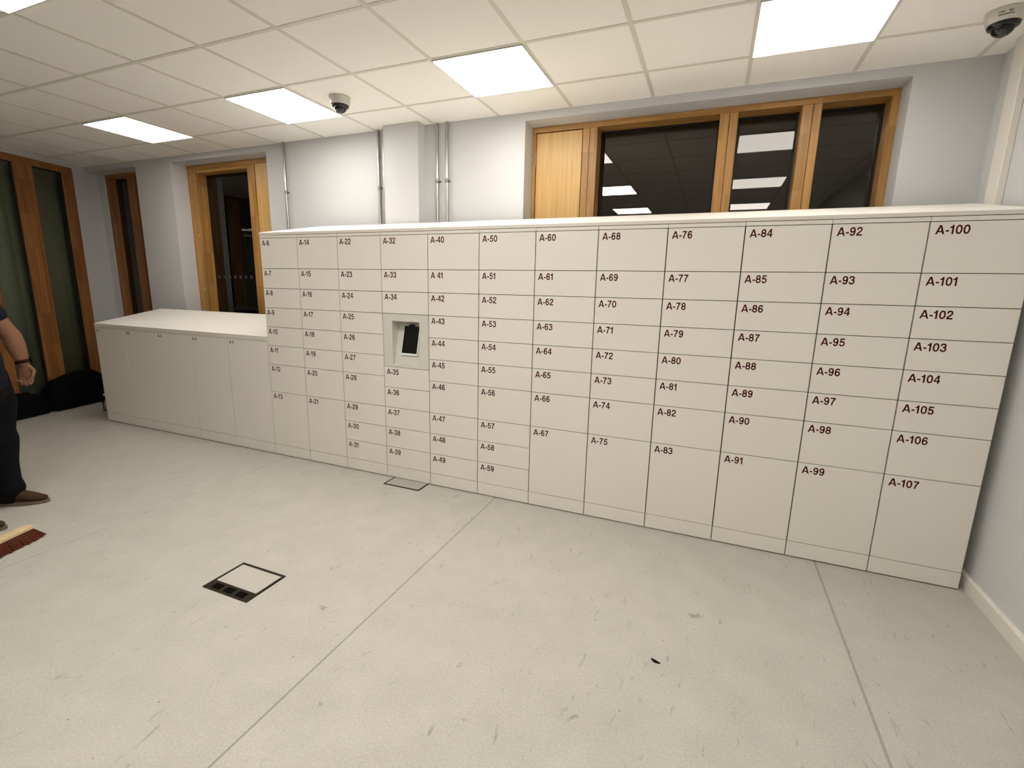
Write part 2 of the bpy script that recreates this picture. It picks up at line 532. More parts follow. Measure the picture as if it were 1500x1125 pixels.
# long window: solid vent leaf, then three panes
W1 = setting_empty('window_1', (0, 0, 0))
f = MB()
f.box(WN[0] + .001, WN[1] - .001, YF, 1.22, 2.770, ZT - .001)
f.box(WN[0] + .001, WN[1] - .001, YF, 1.22, 0.951, 1.01)
f.build('frame', M['oak_h'], W1, bevel=0.002)
for x0, x1 in ((WN[0] + .001, 2.046), (4.452, WN[1] - .001)):
    MB().box(x0, x1, YF, 1.22, 1.011, 2.769).build('jamb', M['oak_v'], W1, bevel=0.002)
for x0, x1, split in ((2.441, 2.557, 2.495), (3.441, 3.561, 3.505), (3.955, 4.071, 4.02)):
    m_ = MB().box(x0, split - .0015, YF, 1.22, 1.011, 2.769)
    m_.box(split + .0015, x1, YF, 1.22, 1.011, 2.769)
    m_.build('mullion', M['oak_v'], W1, bevel=0.002)
leaf = MB().box(2.052, 2.435, YF + 0.004, 1.06, 1.015, 2.762).build('vent_panel', M['oak_panel'], W1, bevel=0.002)
for z in (2.56, 1.45):
    MB().tube([(2.049, YF - 0.004, z - .05), (2.049, YF - 0.004, z + .05)], [.006, .006]).build('hinge', M['dark_metal'], leaf)
for x0, x1 in ((2.557, 3.441), (3.561, 3.955), (4.071, 4.452)):
    MB().box(x0 + .001, x1 - .001, YG, YG + 0.004, 1.011, 2.769).build('pane', M['pane'], W1)
    g = MB()
    for q0, q1 in ((x0, x0 + .012), (x1 - .012, x1)):
        g.box(q0, q1, YG - .012, YG - .001, 1.011, 2.769)
    g.box(x0, x1, YG - .012, YG - .001, 2.757, 2.769)
    g.build('gasket', M['gasket'], W1)

# glazed door with a solid side panel
D1 = setting_empty('door_1')
f = MB()
f.box(DR[0] + .001, DR[1] - .001, YF, 1.20, 2.765, ZT - .001)
f.build('frame', M['oak_h'], D1, bevel=0.002)
MB().box(DR[0] + .001, -2.19, YF + .002, 1.20, 0.0, 2.764).build('jamb', M['oak_v'], D1, bevel=0.002)
lf = MB()
lf.box(-2.188, -2.095, YF, 1.18, 0.01, 2.764)
lf.box(-1.272, -1.165, YF, 1.18, 0.01, 2.764)
lf.build('door_stile', M['oak_v'], D1, bevel=0.002)
rl = MB()
rl.box(-2.094, -1.273, YF + .012, 1.18, 2.728, 2.764)
rl.box(-2.094, -1.273, YF + .012, 1.18, 0.01, 0.20)
rl.build('door_rail', M['oak_h'], D1, bevel=0.002)
pn = MB().box(-2.094, -1.273, 1.13, 1.134, 0.2, 2.728).build('pane', M['pane'], D1)
dt = MB()
for i in range(8):
    x = -2.115 + 0.124 * i * 0.72
    dt.box(x - .016, x + .016, 1.1275, 1.1295, 1.558, 1.592)
dt.build('frosted_dots', M['dots'], pn)
MB().box(-1.160, DR[1] - .001, YF + .006, 1.10, 0.0, 2.764).build('side_panel', M['oak_panel'], D1, bevel=0.002)
for z in (2.668, 2.043, 1.421):
    MB().tube([(-2.12, YF - .004, z), (-2.12, YF + .004, z)], [.009, .009], seg=10).build('bolt', M['brass'], D1)

# narrow light in the corner
W2 = setting_empty('window_2')
f = MB()
f.box(ND[0] + .001, ND[1] - .001, YF, 1.20, 2.762, ZT - .001)
f.build('frame', M['dark_timber_h'], W2, bevel=0.002)
for x0, x1 in ((ND[0] + .001, -3.690), (-3.345, -3.20)):
    MB().box(x0, x1, YF, 1.20, 0, 2.761).build('mullion', M['dark_timber_v'], W2, bevel=0.002)
MB().box(-3.689, -3.346, 1.07, 1.074, 0.0, 2.761).build('pane', M['pane'], W2)
MB().box(-3.199, ND[1] - .001, 1.06, 1.16, 0.0, 2.761).build('side_panel', M['dark_timber_v'], W2)

# ------------------------------------------------------------------ ceiling light panels
def make_panel():
    t = thing('ceiling_light', 'x', 'ceiling light')
    a = 0.297; e = 0.006
    f = MB()
    for q in ((-a, a, -a, -a + e), (-a, a, a - e, a), (-a, -a + e, -a + e, a - e), (a - e, a, -a + e, a - e)):
        f.box(q[0], q[1], q[2], q[3], -0.012, -0.0005)
    f.build('frame', M['frame_white'], t)
    MB().box(-a + e, a - e, -a + e, a - e, -0.010, -0.002).build('diffuser', M['glow'], t)
    return t
lp = make_panel()
glow_cache = {}
def panel_at(o, x, y, k):
    """place a panel; k = its output, set unevenly to imitate lens darkening toward the sides"""
    o.location = (x + 0.3, y, ZC)
    for ch in o.children:
        if ch.name.startswith('diffuser'):
            if k not in glow_cache:
                me = ch.data.copy(); me.materials.clear()
                me.materials.append(emitter('panel_diffuser_%d' % (k * 100), LIGHT_COLOR, LIGHT_POWER * k))
                glow_cache[k] = me
            ch.data = glow_cache[k]
front = [(-1.81, FRONT_ROW[0], 'leftmost square ceiling light panel, nearest the slanting timber window'),
         (-0.01, FRONT_ROW[1], 'square ceiling light panel directly left of the small dome camera'),
         (1.79, FRONT_ROW[2], 'square ceiling light panel above the pier with steel conduits, right of a dome camera'),
         (3.59, FRONT_ROW[3], 'large bright ceiling light panel at top edge above the long window')]
panels = [lp] + [copy_tree(lp) for _ in range(3 + len(REAR_PANELS))]
for o, (x, k, lab) in zip(panels, front):
    panel_at(o, x, 0.092, k)
    o['label'] = lab; o['group'] = 'ceiling light panels above the lockers'
for o, (x, y, k) in zip(panels[4:], REAR_PANELS):
    panel_at(o, x, y, k)
    o['label'] = 'ceiling light panel outside the picture, not directly in view'
    o['group'] = 'ceiling light panels behind the camera'

# ------------------------------------------------------------------ dome cameras
def text_mesh(body, size=1.0, bold=0.0):
    cu = bpy.data.curves.new('t', 'FONT')
    cu.body = body; cu.size = size; cu.offset = bold; cu.resolution_u = 3
    ob = bpy.data.objects.new('t', cu); COL.objects.link(ob)
    dg = bpy.context.evaluated_depsgraph_get()
    dg.update()
    me = bpy.data.meshes.new_from_object(ob.evaluated_get(dg))
    bpy.data.objects.remove(ob)
    return me

def make_dome(label, loc, rotz):
    t = thing('dome_camera', label, 'security camera', loc, 'dome cameras on the ceiling', rotz)
    MB().lathe([(0.064, -0.056), (0.068, -0.050), (0.073, -0.030), (0.076, -0.010), (0.076, -0.0005)], 32).build('housing', M['cam_white'], t)
    MB().lathe([(0.050, -0.074), (0.060, -0.068), (0.0635, -0.0562), (0.058, -0.0555)], 32).build('collar', M['dome'], t)
    MB().ball((0, 0, -0.070), (0.046, 0.046, 0.040)).build('dome', M['dome'], t)
    e = MB().tube([(0, -0.018, -0.092), (0, -0.034, -0.102)], [0.018, 0.016], seg=16).build('lens', M['lens'], t)
    return t
def cam_print(t):
    # the print on the housing's skirt
    for body, x, w_ in (('CVL', -0.016, 0.020), ('BD', 0.016, 0.016)):
        me = text_mesh(body, 0.012, 0.0006)
        xs = [v_.co.x for v_ in me.vertices]
        wd = max(xs) - min(xs); x0 = min(xs)
        for v_ in me.vertices:
            px = (v_.co.x - x0 - wd / 2) / wd * w_ + x
            pz = v_.co.y * 0.95 - 0.029
            r = 0.0766 - (-0.010 - pz) * 0.145
            a = px / 0.072
            v_.co = (r * math.sin(a), -r * math.cos(a), pz)
        o = bpy.data.objects.new('printed_lettering', me)
        me.materials.append(M['cam_print']); COL.objects.link(o); o.parent = t
    b = MB()
    for i in range(10):
        a0 = -0.40 + 0.8 * i / 10; a1 = -0.40 + 0.8 * (i + 1) / 10
        q = []
        for a, z in ((a0, -0.0385), (a1, -0.0385), (a1, -0.0345), (a0, -0.0345)):
            r = 0.0728 + (z + 0.030) * 0.25
            q.append((r * math.sin(a) * 1.008, -r * math.cos(a) * 1.008, z))
        b.quadmesh(q, [(0, 1, 2, 3)])
    b.build('printed_line', M['cam_print'], t)
dc = make_dome('small dome camera on ceiling between two light panels, above the pier', (0.828, 0.085, ZC), 0.15)
dc2 = make_dome('dome camera with printed white housing in the right ceiling corner', (4.690, 0.300, ZC), -0.30)
cam_print(dc2)

# ------------------------------------------------------------------ conduits on the back wall
def conduit(x, y, label, zs, z0=0.0):
    t = thing('conduit_pipe', label, 'conduit', (x, y, 0), 'steel conduits on the back wall')
    MB().tube([(0, 0, z0 + .02), (0, 0, ZC - .012)], [.0125, .0125], seg=14).build('pipe', M['metal'], t)
    for z in zs:
        s = MB().box(-.026, .026, YW - y - .0035, YW - y - .0005, z - .008, z + .008)
        s.tube([(0, -.001, z - .007), (0, -.001, z + .007)], [.0155, .0155], seg=14)
        s.ball((.022, YW - y - .006, z), .006, seg=8, rings=6).ball((-.022, YW - y - .006, z), .006, seg=8, rings=6)
        s.build('saddle_clip', M['dark_metal'], t)
cy = YW - 0.020
conduit(-0.520, cy, 'single steel conduit pipe beside the door with timber side panel', (2.405, 1.2))
conduit(0.612, cy, 'left steel conduit pipe hugging the left side of the pier', (2.385, 1.2))
conduit(0.668, cy + .004, 'thin steel conduit pipe squeezed against the left side of the pier', ())
conduit(1.222, cy, 'left of two steel conduit pipes right of the pier', (2.405, 1.2))
conduit(1.318, cy, 'right of two steel conduit pipes right of the pier', (2.405, 1.2))

# ------------------------------------------------------------------ lockers
W = 0.405
KZ = 0.0991
LINES = {'t': 1.8750, '1': 1.6323, '2': 1.4715, '3': 1.3100, '4': 1.1488, '5': 0.9880, '6': 0.8253, '7': 0.5825, '8': 0.4196, '9': 0.2590, 'k': KZ}
DEP = 0.688
RISE = 0.130
GAPX = 0.0030       # half of the vertical shadow gap
GAPZ = 0.0019

door_cache = {}
def door_mesh(w_, h_):
    key = (round(w_, 4), round(h_, 4))
    if key not in door_cache:
        bm = bmesh.new()
        b = MB().box(0, w_, 0, 0.018, 0, h_)
        me = b.mesh('door', M['locker'])
        bm.from_mesh(me)
        bmesh.ops.bevel(bm, geom=list(bm.edges), offset=0.0012, segments=2, affect='EDGES', profile=0.5)
        bm.to_mesh(me); bm.free()
        door_cache[key] = me
    return door_cache[key]

CAP = 0.0425
XS = 0.885          # the lettering is slightly condensed
STROKE = 0.185
def _curve(pts, closed=False, sub=5):
    out = []
    n = len(pts)
    rng = range(n) if closed else range(n - 1)
    for i in rng:
        p0 = pts[(i - 1) % n] if closed or i > 0 else pts[i]
        p1 = pts[i]; p2 = pts[(i + 1) % n]
        p3 = pts[(i + 2) % n] if closed or i + 2 < n else p2
        for k in range(sub):
            t = k / sub
            out.append(tuple(0.5 * (2 * p1[c] + (p2[c] - p0[c]) * t + (2 * p0[c] - 5 * p1[c] + 4 * p2[c] - p3[c]) * t * t + (3 * p1[c] - p0[c] - 3 * p2[c] + p3[c]) * t ** 3) for c in (0, 1)))
    if not closed: out.append(pts[-1])
    return out
def _oval(cx, cy, rx, ry, e=2.3):
    q = []
    for k in range(28):
        a = 2 * math.pi * k / 28
        c_, s_ = math.cos(a), math.sin(a)
        q.append((cx + rx * math.copysign(abs(c_) ** (2 / e), c_), cy + ry * math.copysign(abs(s_) ** (2 / e), s_)))
    return q
def _band(pts, closed, w_):
    n = len(pts); L_ = []; R_ = []
    for i in range(n):
        a = pts[i - 1] if (closed or i > 0) else pts[i]
        b = pts[(i + 1) % n] if (closed or i < n - 1) else pts[i]
        dx, dy = b[0] - a[0], b[1] - a[1]; l = math.hypot(dx, dy) or 1
        nx, ny = -dy / l * w_ / 2, dx / l * w_ / 2
        L_.append((pts[i][0] + nx, pts[i][1] + ny)); R_.append((pts[i][0] - nx, pts[i][1] - ny))
    m_ = n if closed else n - 1
    return [[R_[i], R_[(i + 1) % n], L_[(i + 1) % n], L_[i]] for i in range(m_)]
_six = [(.58, .73), (.54, .85), (.46, .905), (.36, .915), (.25, .88), (.17, .76), (.13, .60), (.125, .42), (.15, .24), (.23, .12), (.36, .088), (.49, .12), (.575, .21), (.595, .33), (.565, .46), (.48, .54), (.375, .56), (.26, .53), (.18, .44), (.14, .34)]
GLYPH = {
 'A': (0.99, [[(0, 0), (.205, 0), (.48, .76), (.48, 1), (.36, 1)], [(.96, 0), (.60, 1), (.48, 1), (.48, .76), (.755, 0)], [(.2, .21), (.76, .21), (.70, .37), (.26, .37)]], []),
 '-': (0.46, [[(.05, .27), (.40, .27), (.40, .45), (.05, .45)]], []),
 ' ': (0.40, [], []),
 '0': (0.77, [], [(_oval(.36, .5, .25, .412), True)]),
 '1': (0.58, [[(.22, 0), (.42, 0), (.42, 1), (.22, 1)], [(.00, .66), (.23, .66), (.23, .82), (.00, .80)], [(.0, .79), (.23, .79), (.30, 1), (.26, 1), (.17, .86)]], []),
 '2': (0.77, [[(.03, 0), (.69, 0), (.69, .175), (.03, .175)]], [([(.125, .66), (.16, .83), (.255, .905), (.36, .915), (.48, .895), (.57, .82), (.59, .71), (.56, .60), (.46, .48), (.30, .35), (.18, .24), (.125, .10)], False)]),
 '3': (0.77, [], [([(.125, .69), (.15, .83), (.24, .905), (.355, .915), (.48, .89), (.56, .82), (.575, .73), (.54, .62), (.45, .555), (.31, .54)], False), ([(.31, .54), (.47, .525), (.57, .45), (.605, .32), (.57, .18), (.47, .105), (.35, .088), (.23, .105), (.14, .18), (.11, .31)], False)]),
 '4': (0.77, [[(.42, 0), (.605, 0), (.605, 1), (.42, 1)], [(.02, .22), (.72, .22), (.72, .375), (.02, .375)], [(.02, .37), (.19, .37), (.43, .74), (.43, 1), (.40, 1)]], []),
 '5': (0.77, [[(.13, .825), (.66, .825), (.66, 1), (.13, 1)], [(.06, .45), (.24, .45), (.285, 1), (.135, 1)]], [([(.15, .47), (.22, .555), (.34, .59), (.47, .565), (.57, .48), (.605, .34), (.57, .20), (.47, .112), (.35, .088), (.23, .108), (.145, .18), (.112, .29)], False)]),
 '6': (0.77, [], [(_six, False)]),
 '7': (0.77, [[(.05, .82), (.68, .82), (.68, 1), (.05, 1)]], [([(.585, .86), (.46, .68), (.35, .45), (.285, .22), (.265, 0)], False)]),
 '8': (0.77, [], [(_oval(.36, .712, .215, .203, 2.1), True), (_oval(.36, .298, .25, .212, 2.1), True)]),
 '9': (0.77, [], [([(.72 - x, 1 - y) for x, y in _six], False)]),
}
def number(body, parent, x, ztop, k=1.0):
    """red vinyl number; x, ztop = its left edge and cap line on the door"""
    b = MB(); pen = 0.0
    for ch in body:
        adv, polys, strokes = GLYPH[ch]
        todo = list(polys)
        for pts, closed in strokes:
            todo += _band(pts if len(pts) > 25 else _curve(pts, closed), closed, STROKE)
        for pg in todo:
            b.quadmesh([((pen + px) * CAP * XS * k, -0.0007, (pz - 1) * CAP * k) for px, pz in pg], [tuple(range(len(pg)))])
        pen += adv
    o = b.build('number', M['red'], parent)
    o.location = (x, 0, ztop)
    o['label'] = 'dark red number ' + body
    return o

def add_door(unit, x0, x1, z0, z1, body, first_row=False):
    o = bpy.data.objects.new('door', door_mesh(x1 - x0 - 2 * GAPX, z1 - z0 - 2 * GAPZ))
    COL.objects.link(o); o.parent = unit
    o.location = (x0 + GAPX, 0, z0 + GAPZ)
    number(body, o, 0.024 - GAPX, (z1 - z0 - 2 * GAPZ) - 0.0155)
    return o

def carcass(unit, w_, ztop_front, hole=None, left_end=False, right_end=False):
    y0 = 0.021
    zf = ztop_front; zb = ztop_front + RISE * (DEP - 0.03 - y0) / DEP
    slope = lambda y: ztop_front + RISE * (y - y0) / DEP - 0.002
    b = MB()
    def prism(ya, yb, za, x0=0.0005, x1=w_ - 0.0005, zb_=None):
        if zb_ is None:
            b.prism_x([(ya, za), (yb, za), (yb, slope(yb)), (ya, slope(ya))], x0, x1)
        else:
            b.prism_x([(ya, za), (yb, za), (yb, zb_), (ya, zb_)], x0, x1)
    if hole is None:
        prism(y0, DEP - 0.03, 0.0)
    else:
        prism(y0, DEP - 0.03, hole[1])
        prism(0.14, DEP - 0.03, hole[0], zb_=hole[1])
        prism(y0, DEP - 0.03, 0.0, zb_=hole[0])
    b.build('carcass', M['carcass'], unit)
    for side, on in ((0, left_end), (1, right_end)):
        if on:
            x0, x1 = (-0.0, 0.0005) if side == 0 else (w_ - 0.0005, w_)
            s = MB().prism_x([(0.004, 0.006), (DEP - 0.03, 0.006), (DEP - 0.03, slope(DEP - 0.03)), (0.004, slope(0.004))], x0, x1)
            s.build('side_panel', M['locker'], unit)

def plinth_and_header(unit, w_, zt, zh):
    MB().box(GAPX * .8, w_ - GAPX * .8, 0.0, 0.016, 0.007, KZ - GAPZ).build('plinth', M['locker'], unit, bevel=0.001)
    if zh - zt > 0.01:
        MB().box(0.0012, w_ - 0.0012, 0.0, 0.016, zt + GAPZ, zh - 0.0016).build('header', M['locker'], unit, bevel=0.0008)

STD = ['t', '1', '2', '3', '4', '5', '6', '7', 'k']
LONG = ['t', '1', '2', '3', '4', '5', '6', '7', '8', '9', 'k']
cols = []
nums = 6
for ci in range(12):
    if ci == 3:
        rows = [('t', '1'), ('1', '2'), ('2', '3'), ('K', 'K'), ('kb', 'm'), ('m', '7'), ('7', '8'), ('8', '9'), ('9', 'k')]
    else:
        seq = LONG if ci in (2, 4, 5) else STD
        rows = list(zip(seq[:-1], seq[1:]))
    LINES['kb'] = 0.904; LINES['m'] = 0.7435
    names = []
    n0 = nums
    for a, b_ in rows:
        if a == 'K': continue
        names.append(nums); nums += 1
    where = {0: ', left end of the tall run', 3: ', with touchscreen kiosk', 11: ', right end beside the wall'}.get(ci, ' in the tall run')
    unit = thing('parcel_locker', 'tall white locker column with doors A-%d to A-%d%s' % (n0, nums - 1, where), 'locker', (ci * W, 0, 0), 'tall parcel locker columns')
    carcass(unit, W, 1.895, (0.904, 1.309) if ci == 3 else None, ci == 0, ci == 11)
    plinth_and_header(unit, W, LINES['t'], 1.8985)
    it = iter(names)
    for a, b_ in rows:
        if a == 'K': continue
        q = next(it)
        body = 'A 41' if q == 41 else 'A-%d' % q
        add_door(unit, 0, W, LINES[b_], LINES[a], body)
    if ci == 3:
        kiosk_unit = unit
assert nums == 108, nums

# kiosk: surround with a sloping recess and a tablet
KP = bpy.data.objects.new('kiosk_panel', None); COL.objects.link(KP); KP.parent = kiosk_unit
kx0, kx1, kz0, kz1 = 1.299 - 1.215, 1.540 - 1.215, 0.923, 1.255
z0, z1 = 0.904 + GAPZ, 1.310 - GAPZ
s = MB()
s.box(GAPX, kx0, 0, 0.018, z0, z1).box(kx1, W - GAPX, 0, 0.018, z0, z1)
s.box(kx0, kx1, 0, 0.018, kz1, z1).box(kx0, kx1, 0, 0.018, z0, kz0)
s.build('surround', M['kiosk'], KP)
r = MB()
r.prism_x([(0.018, kz0), (0.100, kz1), (0.125, kz1 + .01), (0.125, kz0)], kx0 - 0.006, kx1 + 0.006)
r.box(kx0 - 0.008, kx0 - 0.0005, 0.0185, 0.125, kz0, kz1 + .01).box(kx1 + 0.0005, kx1 + 0.008, 0.0185, 0.125, kz0, kz1 + .01)
r.box(kx0, kx1, 0.0185, 0.10, kz1 + .0005, kz1 + .01)
r.build('recess', M['kiosk'], KP)
ang = math.atan2(0.082, kz1 - kz0)
tb = bpy.data.objects.new('tablet_frame', MB().box(-0.071, 0.071, -0.013, -0.0015, -0.120, 0.108).mesh('tablet_frame', M['bezel']))
scr = MB().box(-0.066, 0.066, -0.0155, -0.0128, -0.105, 0.103)
scr.box(-0.023, 0.023, -0.019, -0.008, 0.100, 0.117)
so = bpy.data.objects.new('tablet_screen', scr.mesh('tablet_screen', M['screen']))
for o in (tb, so):
    COL.objects.link(o); o.parent = KP
    zc = 1.113
    o.location = (1.428 - 1.215, 0.018 + 0.082 * (zc - kz0) / (kz1 - kz0), zc)
    o.rotation_euler = (-ang, 0, 0)

# low run
LWD = 2.482 / 5
for i in range(5):
    pos = ['left end of the low run', 'second from left of the low run', 'middle of the low run', 'fourth along the low run', 'low run, against the tall lockers'][i]
    unit = thing('low_locker', 'low white locker with single door A-%d, %s' % (i + 1, pos), 'locker', (-2.482 + i * LWD, 0, 0), 'low parcel lockers')
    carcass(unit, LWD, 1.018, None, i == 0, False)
    plinth_and_header(unit, LWD, 1.020, 1.020)
    gx0, gz0 = GAPX, GAPZ
    GAPX = 0.0014 if i < 3 else 0.0040
    add_door(unit, 0, LWD, KZ, 1.0203, 'A-%d' % (i + 1))
    GAPX = gx0
    for ch in unit.children:
        if ch.name.startswith('door'):
            for g in ch.children:
                g.scale = (0.72, 1, 0.72)

def roof(name, label, x0, x1, zf, th=0.022):
    t = thing(name, label, 'locker roof', (0, 0, 0))
    m_ = MB().prism_x([(0.002, zf + 0.002), (DEP, zf + RISE + 0.002), (DEP, zf + RISE + th), (0.0, zf + th)], x0, x1)
    m_.build('top_board', M['roof'], t, bevel=0.0012)
    MB().box(x0, x1, -0.0025, -0.0002, zf + 0.0003, zf + th - 0.003).build('fascia', M['fascia'], t)
    return t
roof('locker_top', 'long sloping white roof board over the tall lockers', 0.0, 12 * W, 1.8995)
roof('locker_top', 'sloping white roof board over the low lockers at left', -2.482, -0.0015, 1.0212, 0.0405)

# ------------------------------------------------------------------ floor boxes
t = thing('floor_box', 'square black floor socket box with three dark slots, in open floor', 'floor box', (1.4215, -1.4695, 0), 'floor boxes')
hx, hy = 0.154, 0.1175
f = MB()
f.box(-hx, hx, hy - 0.014, hy, 0.0004, 0.006).box(-hx, -hx + 0.013, -hy, hy - 0.0141, 0.0004, 0.006).box(hx - 0.013, hx, -hy, hy - 0.0141, 0.0004, 0.006)
f.box(-hx + 0.0131, hx - 0.0131, -hy, -hy + 0.066, 0.0004, 0.0045)
f.build('frame', M['black'], t)
MB().box(-hx + .0135, hx - .0135, -hy + 0.0665, hy - 0.0145, 0.0004, 0.0042).build('lid', plain('lid_vinyl_insert', (0.43, 0.41, 0.368), 0.55, noise=0.05, scale=14), t)
for i in range(3):
    x = -0.083 + i * 0.083
    MB().box(x - .029, x + .029, -hy + .012, -hy + .050, 0.0046, 0.0058).build('socket_slot', M['slot'], t)
t = thing('floor_box', 'thin black floor box frame half under the kiosk locker', 'floor box', (1.442, -0.062, 0), 'floor boxes')
f = MB()
hx, hy = 0.160, 0.080
f.box(-hx, hx, -hy, -hy + .010, 0.0004, 0.005).box(-hx, -hx + .010, -hy + .0101, hy - .0101, 0.0004, 0.005).box(hx - .010, hx, -hy + .0101, hy - .0101, 0.0004, 0.005).box(-hx, hx, hy - .010, hy, 0.0004, 0.005)
f.build('frame', M['black'], t)
MB().box(-hx + .0105, hx - .0105, -hy + .0105, hy - .0105, 0.0004, 0.0036).build('lid', plain('lid_dark_insert', (0.36, 0.345, 0.31), 0.6, noise=0.05, scale=14), t)

# ------------------------------------------------------------------ bits on the floor
def debris(label, loc, rx, ry, rot, m_):
    b = MB()
    n_ = 10
    top = []; bot = []
    for i in range(n_):
        a = 2 * math.pi * i / n_
        k_ = 1 + 0.25 * math.sin(3 * a + rx * 900)
        p = (rx * k_ * math.cos(a), ry * k_ * math.sin(a))
        top.append((p[0] * .8, p[1] * .8, 0.004)); bot.append((p[0], p[1], 0.0006))
    b.quadmesh(bot + top, [tuple(range(n_ - 1, -1, -1)), tuple(range(n_, 2 * n_))] + [(i, (i + 1) % n_, n_ + (i + 1) % n_, n_ + i) for i in range(n_)])
    o = b.build('scrap', m_)
    o.location = loc; o.rotation_euler = (0, 0, rot)
    tag(o, label, 'scrap', 'scraps on the floor', 'thing')
debris('small dark scrap lying alone on the floor in the right foreground', (3.437, -1.168, 0), 0.021, 0.0075, -0.35, M['slot'])
debris('tiny white crumb on the floor just in front of the kiosk locker', (1.72, -0.155, 0), 0.006, 0.005, 0.3, M['paper'])

# ------------------------------------------------------------------ bags, cup and bottle by the slanting window
wl = LW.matrix_basis.copy()
WROT = LW.rotation_euler.z
def wall_point(s_, off, z):
    """s along the slanted wall from the corner, off = distance into the room"""
    a = WROT
    return Vector((-3.86 + s_ * math.cos(a) - off * math.sin(a), 0.83 + s_ * math.sin(a) + off * math.cos(a), z))

def soft_bag(name, label, cat, prof, off0, depth, group=None):
    org = wall_point(sum(p[0] for p in prof) / len(prof), off0 + depth / 2, 0)
    t = thing(name, label, cat, org, group, WROT)
    s0 = sum(p[0] for p in prof) / len(prof)
    b = MB()
    n_ = len(prof)
    slices = [(-0.5, .80), (-0.42, .93), (-0.2, 1.0), (0.2, 1.0), (0.42, .92), (0.5, .78)]
    zc = 0.42 * max(p[1] for p in prof)
    v_ = []
    for d_, k_ in slices:
        for s_, z_ in prof:
            zz = zc + (z_ - zc) * k_
            v_.append(((s_ - s0) * k_, d_ * depth, max(0.004, zz)))
    fs = [tuple(range(n_)), tuple(range((len(slices) - 1) * n_ + n_ - 1, (len(slices) - 1) * n_ - 1, -1))]
    for j in range(len(slices) - 1):
        for i in range(n_):
            i2 = (i + 1) % n_
            fs.append((j * n_ + i2, j * n_ + i, (j + 1) * n_ + i, (j + 1) * n_ + i2))
    b.quadmesh(v_, fs, True)
    o = b.build('bag_body', M['cloth_black'], t)
    bm = bmesh.new(); bm.from_mesh(o.data); bmesh.ops.recalc_face_normals(bm, faces=bm.faces); bm.to_mesh(o.data); bm.free()
    fuse(o, 0.012, 8)
    for v in o.data.vertices:
        v.co += v.normal * 0.006 * math.sin(v.co.x * 37 + v.co.z * 23) * math.sin(v.co.y * 31 + v.co.z * 17)
        if v.co.z < 0.004: v.co.z = 0.004
    return t
bp_ = soft_bag('backpack', 'bulky black backpack slumped against the slanting window by the low lockers', 'bag',
               [(0.98, 0.0), (0.99, .12), (.95, .27), (.86, .34), (.64, .405), (.45, .41), (.37, .36), (.34, .2), (.35, 0.0)], 0.03, 0.27)
MB().tube([(-.05, .06, .40), (-.02, .05, .425), (.03, .05, .425), (.06, .06, .395)], [.008] * 4, seg=8).build('handle_loop', M['strap'], bp_)
MB().tube([(-.2, .13, .30), (-.22, .165, .2), (-.21, .15, .08), (-.16, .13, .03)], [(.022, .006)] * 4, seg=8, side=(1, 0, 0)).build('shoulder_strap', M['strap'], bp_)
hb = soft_bag('holdall', 'low black holdall lying on the floor behind the person', 'bag',
              [(1.52, 0.0), (1.53, .10), (1.42, .24), (1.26, .27), (1.12, .25), (1.03, .18), (1.0, 0.0)], 0.03, 0.24)
MB().tube([(-.12, .02, .235), (-.08, .05, .27), (.02, .06, .275), (.08, .03, .24)], [.009] * 4, seg=8).build('carry_handle', M['strap'], hb)

t = thing('plastic_bottle', 'small clear plastic bottle standing behind the end of the low lockers', 'bottle', (-2.965, 0.245, 0))
MB().lathe([(0.030, 0.0006), (0.033, 0.006), (0.033, 0.12), (0.030, 0.14), (0.014, 0.165), (0.013, 0.180)], 20).build('bottle_body', M['plastic_clear'], t)
MB().lathe([(0.016, 0.181), (0.017, 0.183), (0.017, 0.200), (0.015, 0.202)], 16).build('bottle_cap', M['water'], t)
t = thing('paper_cup', 'white paper cup on the floor behind the legs of the person', 'cup', tuple(wall_point(1.50, .36, 0)))
MB().lathe([(0.026, 0.0006), (0.027, 0.003), (0.038, 0.088), (0.041, 0.090), (0.038, 0.092), (0.034, 0.088), (0.025, 0.010)], 20).build('cup_body', M['paper'], t)

# ------------------------------------------------------------------ broom
A_ = Vector((0.32, -0.95, 0)).normalized()      # along the head
B_ = Vector((A_.y, -A_.x, 0)) * -1
E_ = Vector((-0.095, -1.672, 0))
L_ = 0.46
bc = E_ + A_ * (L_ / 2) + Vector((0.0, 0, 0))
br = thing('broom', 'broom with pale wooden head and reddish brown bristles at left edge', 'broom', tuple(bc), None, math.atan2(A_.y, A_.x))
hd = MB().box(-L_ / 2, L_ / 2, -0.028, 0.028, 0.062, 0.084).build('broom_head', M['broom_wood'], br, bevel=0.004, seg=2)
bs = MB()
rnd = random.Random(3)
for i in range(64):
    for j in range(9):
        x = -L_ / 2 + 0.008 + (L_ - 0.016) * i / 63; y = -0.024 + 0.048 * j / 8
        fx = x * 1.05 + rnd.uniform(-.006, .006) + (0.03 * (abs(x) / (L_ / 2)) ** 6) * (1 if x > 0 else -1)
        fy = y * 2.4 + rnd.uniform(-.006, .006)
        tp = Vector((x, y, 0.0615)); bt = Vector((fx, fy, 0.0015 + rnd.uniform(0, .008)))
        w1, w2 = .0042, .0052
        bs.quadmesh([tp + Vector((-w1, -w1, 0)), tp + Vector((w1, -w1, 0)), tp + Vector((w1, w1, 0)), tp + Vector((-w1, w1, 0)),
                     bt + Vector((-w2, -w2, 0)), bt + Vector((w2, -w2, 0)), bt + Vector((w2, w2, 0)), bt + Vector((-w2, w2, 0))],
                    [(0, 1, 2, 3), (7, 6, 5, 4), (0, 4, 5, 1), (1, 5, 6, 2), (2, 6, 7, 3), (3, 7, 4, 0)])
tag(bs.build('bristles', M['bristle'], br), kind='stuff')
